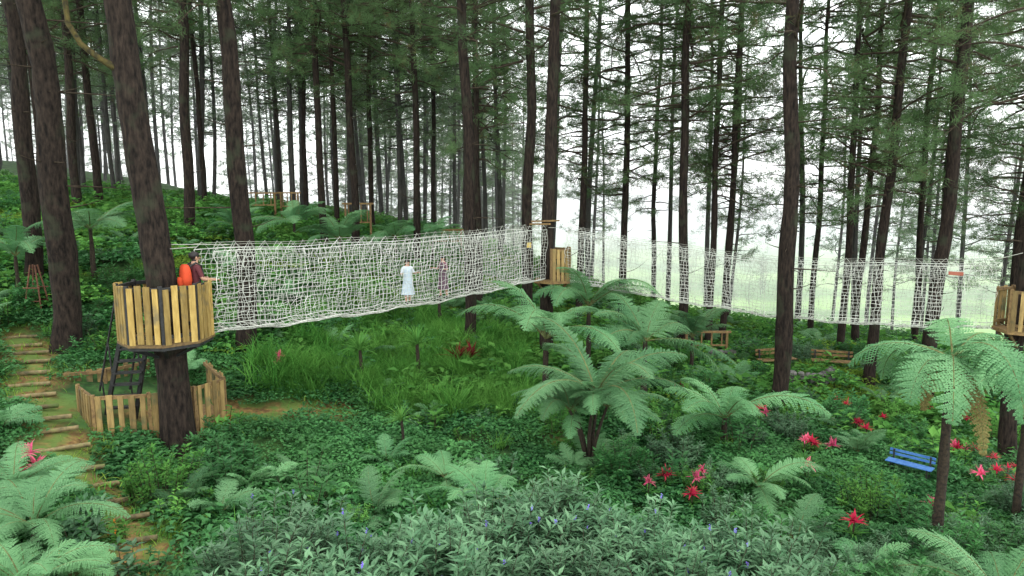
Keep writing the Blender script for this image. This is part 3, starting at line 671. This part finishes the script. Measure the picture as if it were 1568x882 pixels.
def gate(x,y,w,hh,nm='wooden_frame'):
    e=empty(nm,(x,y,H(x,y)));mb=MB()
    for s in(-w/2,w/2): beam(mb,(s,0,-.2),(s,0,hh),.09,.09)
    beam(mb,(-w/2-.15,.0,hh+.04),(w/2+.15,0,hh+.04),.1,.08);beam(mb,(-w/2+.05,0,hh*.55),(w/2-.05,0,hh*.55),.06,.06)
    for k in range(4): beam(mb,(-w/2+w*(k+.5)/4,0,hh*.55+.03),(-w/2+w*(k+.5)/4,0,hh),.05,.05)
    mb.obj('timber',[M_wood2],e)
gate(-13.2,36,1.6,1.3);gate(-11.8,36.5,.9,1.5);gate(-7.4,33,1.2,1.9);gate(-3.4,35,1.6,1.2);gate(7.7,26.5,1.6,1.1)
e=empty('bamboo_trestle',(-12.6,17.9,H(-12.6,17.9)));mb=MB()
for a in[(-.25,-.2),(.25,-.2),(-.25,.2),(.25,.2)]: tube(mb,[(a[0],a[1],-.1),(a[0]*.25,a[1]*.25,1.3)],.02,6)
for z in(.35,.7): tube(mb,[(-.22,-.17,z),(.22,-.17,z)],.016,6);tube(mb,[(-.22,.17,z),(.22,.17,z)],.016,6)
mb.obj('poles',[noisemat('reddish_wood',(.06,.025,.015),(.14,.06,.03),(8,8,8),.8,.2)],e)

# ---------------------------------------------------------------- people
def flat(name,c,rough=.8): return noisemat(name,tuple(k*.85 for k in c),c,(14,14,14),rough,.1)
SKIN=flat('skin',(.42,.24,.16),.5);HAIR=flat('black_hair',(.015,.012,.012),.5)
def person(name,x,y,z,yaw,hh,shirt,pants,dress=None,armpose='rail',stride=.0,pack=None,hairlong=False,chubby=1.):
    e=empty(name,(x,y,z),(0,0,yaw));k=hh/1.7;e.scale=(k,k,k)
    V=[];R=[];E=[]
    def a(p,r,par):
        V.append(p);R.append(r);
        if par is not None:E.append((par,len(V)-1))
        return len(V)-1
    w=chubby
    pel=a((0,0,.95),(.145*w,.11*w),None);wa=a((0,0,1.08),(.13*w,.1*w),pel);ch=a((0,.0,1.25),(.155*w,.115*w),wa);uc=a((0,-.01,1.38),(.13*w,.095*w),ch)
    nk=a((0,0,1.475),(.055,.055),uc);hd0=a((0,.015,1.55),(.065,.075),nk);hd1=a((0,.02,1.63),(.078,.095),hd0);a((0,.01,1.69),(.05,.065),hd1)
    for s in(-1,1):
        sh=a((.17*s,-.01,1.39),(.06,.06),uc)
        if armpose=='rail': el=(.25*s,.06,1.14);wr=(.2*s,.3,1.12)
        elif armpose=='hold': el=(.27*s,.02,1.16);wr=(.33*s,.2,1.2)
        else: el=(.25*s,-.02,1.13);wr=(.26*s,.06,.9)
        e1=a(el,(.043,.043),a(tuple((np.array((.17*s,-.01,1.39))*.5+np.array(el)*.5)),(.05,.05),sh));w1=a(wr,(.028,.026),e1)
        d=np.array(wr)-np.array(el);d/=np.linalg.norm(d);pl_=a(tuple(np.array(wr)+d*.06),(.034,.02),w1)
        hip=a((.09*s,0,.88),(.09*w,.09*w),pel);st=stride*s
        kn=a((.1*s,st*.5+.03,.5),(.062*w,.062*w),hip);cf=a((.1*s,st*.8-.01,.32),(.052,.052),kn);an=a((.1*s,st-.02,.09),(.036,.04),cf);ft=a((.11*s,st+.08,.04),(.04,.03),an);a((.12*s,st+.17,.03),(.035,.022),ft)
        for q in range(5):
            ax=np.array(wr)+d*.05;side=np.array([1,0,0])*s
            if q<4: o_=ax+side*(-.024+.016*q)+d*.03;l=[.07,.078,.073,.058][q];pv=[o_,o_+d*l*.5,o_+d*l*.8+np.array([0,0,-.02]),o_+d*l*.85+np.array([0,0,-.045])]
            else: o_=ax-side*.03-d*.02;pv=[o_,o_-side*.025+d*.02,o_-side*.03+d*.045+np.array([0,0,-.015])]
            fm=MB();tube(fm,np.array(pv),np.linspace(.009,.006,len(pv)),6);fm.obj('finger',[SKIN],e,True)
    me=bpy.data.meshes.new('body');me.from_pydata([tuple(v) for v in V],E,[]);ob=link(bpy.data.objects.new('body',me))
    sk=ob.modifiers.new('s','SKIN');
    for i_,r in enumerate(R): me.skin_vertices[0].data[i_].radius=r
    me.skin_vertices[0].data[0].use_root=True
    ss=ob.modifiers.new('b','SUBSURF');ss.levels=ss.render_levels=2
    dg=bpy.context.evaluated_depsgraph_get();m2=bpy.data.meshes.new_from_object(ob.evaluated_get(dg))
    ob.modifiers.clear();ob.data=m2;ob.parent=e
    m2.materials.clear()
    for q in(SKIN,shirt,pants,HAIR,M_metal): m2.materials.append(q)
    for p in m2.polygons:
        p.use_smooth=True;c=p.center
        if c.z>1.455: p.material_index=3 if (c.z>1.64 or (c.y<-.0 and c.z>1.52)) else 0
        elif abs(c.x)>.215 and c.z<1.2 and c.z>.8 and True: p.material_index=0
        elif c.y>.12 and c.z>1.0: p.material_index=0
        elif c.z>.93: p.material_index=1
        elif c.z>.1: p.material_index=2 if dress is None or c.z>.5 else 0
        else: p.material_index=4
    fm=MB()
    def ell(c,r,mat,nu=10,nv=7):
        Vv=[];
        for i_ in range(nv+1):
            t=math.pi*i_/nv
            for j_ in range(nu):
                p_=2*math.pi*j_/nu;Vv.append((c[0]+r[0]*math.sin(t)*math.cos(p_),c[1]+r[1]*math.sin(t)*math.sin(p_),c[2]+r[2]*math.cos(t)))
        fm.add(Vv,[[i_*nu+j_,i_*nu+(j_+1)%nu,(i_+1)*nu+(j_+1)%nu,(i_+1)*nu+j_] for i_ in range(nv) for j_ in range(nu)],mat)
    ell((-.03,.1,1.6),(.012,.008,.007),1);ell((.03,.1,1.6),(.012,.008,.007),1);ell((0,.115,1.575),(.012,.016,.02),0);ell((0,.1,1.54),(.024,.008,.006),2)
    ell((-.083,.01,1.585),(.012,.02,.03),0);ell((.083,.01,1.585),(.012,.02,.03),0)
    ell((0,-.005,1.635),(.092,.108,.085),3,14,9)
    if hairlong: ell((0,-.055,1.53),(.08,.06,.15),3,12,8)
    fm.obj('head_details',[SKIN,M_metal,flat('lips',(.35,.1,.09)),HAIR],e,True)
    if dress:
        dm=MB();a_=np.linspace(0,2*math.pi,28,endpoint=False);rows_=[(1.42,.10,.08),(1.38,.155,.11),(1.25,.17,.13),(1.08,.15,.12),(.95,.17,.14),(.75,.2,.17),(.5,.24,.2),(.36,.26,.22)]
        Vv=[];
        for z_,rx,ry in rows_:
            fo=1+.06*np.cos(a_*7)*(1.4-z_)
            for q in range(28): Vv.append((rx*math.cos(a_[q])*fo[q],ry*math.sin(a_[q])*fo[q],z_))
        dm.add(Vv,[[i_*28+j_,i_*28+(j_+1)%28,(i_+1)*28+(j_+1)%28,(i_+1)*28+j_] for i_ in range(len(rows_)-1) for j_ in range(28)]);dm.obj('dress',[dress],e,True)
    if pack:
        pm=MB();rows_=[(.98,.12,.05),(1.0,.15,.08),(1.15,.16,.1),(1.3,.15,.09),(1.42,.12,.07),(1.46,.07,.04)];a_=np.linspace(0,2*math.pi,16,endpoint=False);Vv=[]
        def se(v): return math.copysign(abs(v)**.6,v)
        for z_,rx,ry in rows_:
            for q in a_: Vv.append((rx*se(math.cos(q)),-.2+ry*se(math.sin(q)),z_))
        pm.add(Vv,[[i_*16+j_,i_*16+(j_+1)%16,(i_+1)*16+(j_+1)%16,(i_+1)*16+j_] for i_ in range(len(rows_)-1) for j_ in range(16)]);pm.add(Vv,[list(range(80,96)),list(range(16))[::-1]])
        tube(pm,[(0,-.28,1.05),(0,-.3,1.12),(0,-.29,1.2)],.07,8)
        for s in(-.1,.1): tube(pm,[(s,-.14,1.42),(s*1.1,-.02,1.49),(s*1.15,.09,1.42),(s*1.2,.12,1.25),(s*1.3,.02,1.08),(s,-.14,1.03)],.02,6,1)
        pm.obj('backpack',[pack,M_metal],e,True)
    return e
person('man_with_backpack',-6.36,13.62,PZ+.02,-.75,1.64,flat('dark_red_shirt',(.09,.02,.025)),flat('dark_trousers',(.03,.03,.04)),pack=flat('orange_pack',(.5,.055,.015)),armpose='rail')
def onb(s): return (-6.15+6.9*s,13.75+7.55*s)
x_,y_=onb(.50);person('girl_in_white_dress',x_,y_,3.22,-2.6,1.15,flat('white_cloth',(.5,.54,.58)),SKIN,dress=flat('white_dress',(.42,.5,.56)),armpose='hold',stride=.08,hairlong=True)
x_,y_=onb(.62);person('girl_in_dark_dress',x_,y_,3.24,2.4,1.15,flat('pink_top',(.2,.1,.12)),SKIN,dress=flat('dark_dress',(.1,.06,.08)),armpose='hold',stride=.08,hairlong=True)
print('all',time.time()-T0)

# ---------------------------------------------------------------- mist between the far trees and over the valley
m,nt,N,L=newmat('mist_volume');out=N.new('ShaderNodeOutputMaterial');vs=N.new('ShaderNodeVolumeScatter');vs.inputs['Color'].default_value=(.99,1,1,1);vs.inputs['Density'].default_value=.0028;vs.inputs['Anisotropy'].default_value=.3;L.new(vs.outputs[0],out.inputs['Volume'])
mb=MB();x0,x1,y0,y1,z0,z1=-400,400,37,600,-25,32
mb.add([(x0,y0,z0),(x1,y0,z0),(x1,y1,z0),(x0,y1,z0),(x0,y0,z1),(x1,y0,z1),(x1,y1,z1),(x0,y1,z1)],[[0,3,2,1],[4,5,6,7],[0,1,5,4],[1,2,6,5],[2,3,7,6],[3,0,4,7]]);mb.obj('mist',[m])

# ---------------------------------------------------------------- sky and light
w=bpy.data.worlds.new('World');scene.world=w;w.use_nodes=True;N=w.node_tree.nodes;L=w.node_tree.links;N.clear()
out=N.new('ShaderNodeOutputWorld');bg=N.new('ShaderNodeBackground');sky=N.new('ShaderNodeTexSky');sky.sky_type='NISHITA';sky.sun_disc=False
EL=math.radians(52);AZ=math.radians(35)
sky.sun_elevation=EL;sky.sun_rotation=AZ
hs=N.new('ShaderNodeHueSaturation');hs.inputs['Saturation'].default_value=.25;L.new(sky.outputs[0],hs.inputs['Color'])
mx=N.new('ShaderNodeMix');mx.data_type='RGBA';mx.inputs['Factor'].default_value=.8;mx.inputs['B'].default_value=(28,29,29,1);L.new(hs.outputs[0],mx.inputs['A'])
L.new(mx.outputs['Result'],bg.inputs['Color']);bg.inputs['Strength'].default_value=.15;L.new(bg.outputs[0],out.inputs['Surface'])
sl=bpy.data.lights.new('sun','SUN');sl.energy=1.5;sl.angle=math.radians(20);sl.color=(1,.97,.92)
so=link(bpy.data.objects.new('sun',sl));dv=Vector((math.sin(AZ)*math.cos(EL),math.cos(AZ)*math.cos(EL),math.sin(EL)));so.rotation_euler=dv.to_track_quat('Z','Y').to_euler();so.location=(10,10,40)
cam=bpy.data.cameras.new('camera');cam.lens=24;cam.sensor_width=36;cam.clip_end=5000;cam.clip_start=.1
co=link(bpy.data.objects.new('camera',cam));co.location=(0,0,CAMZ);co.rotation_euler=(math.radians(90-7.7),0,0);scene.camera=co
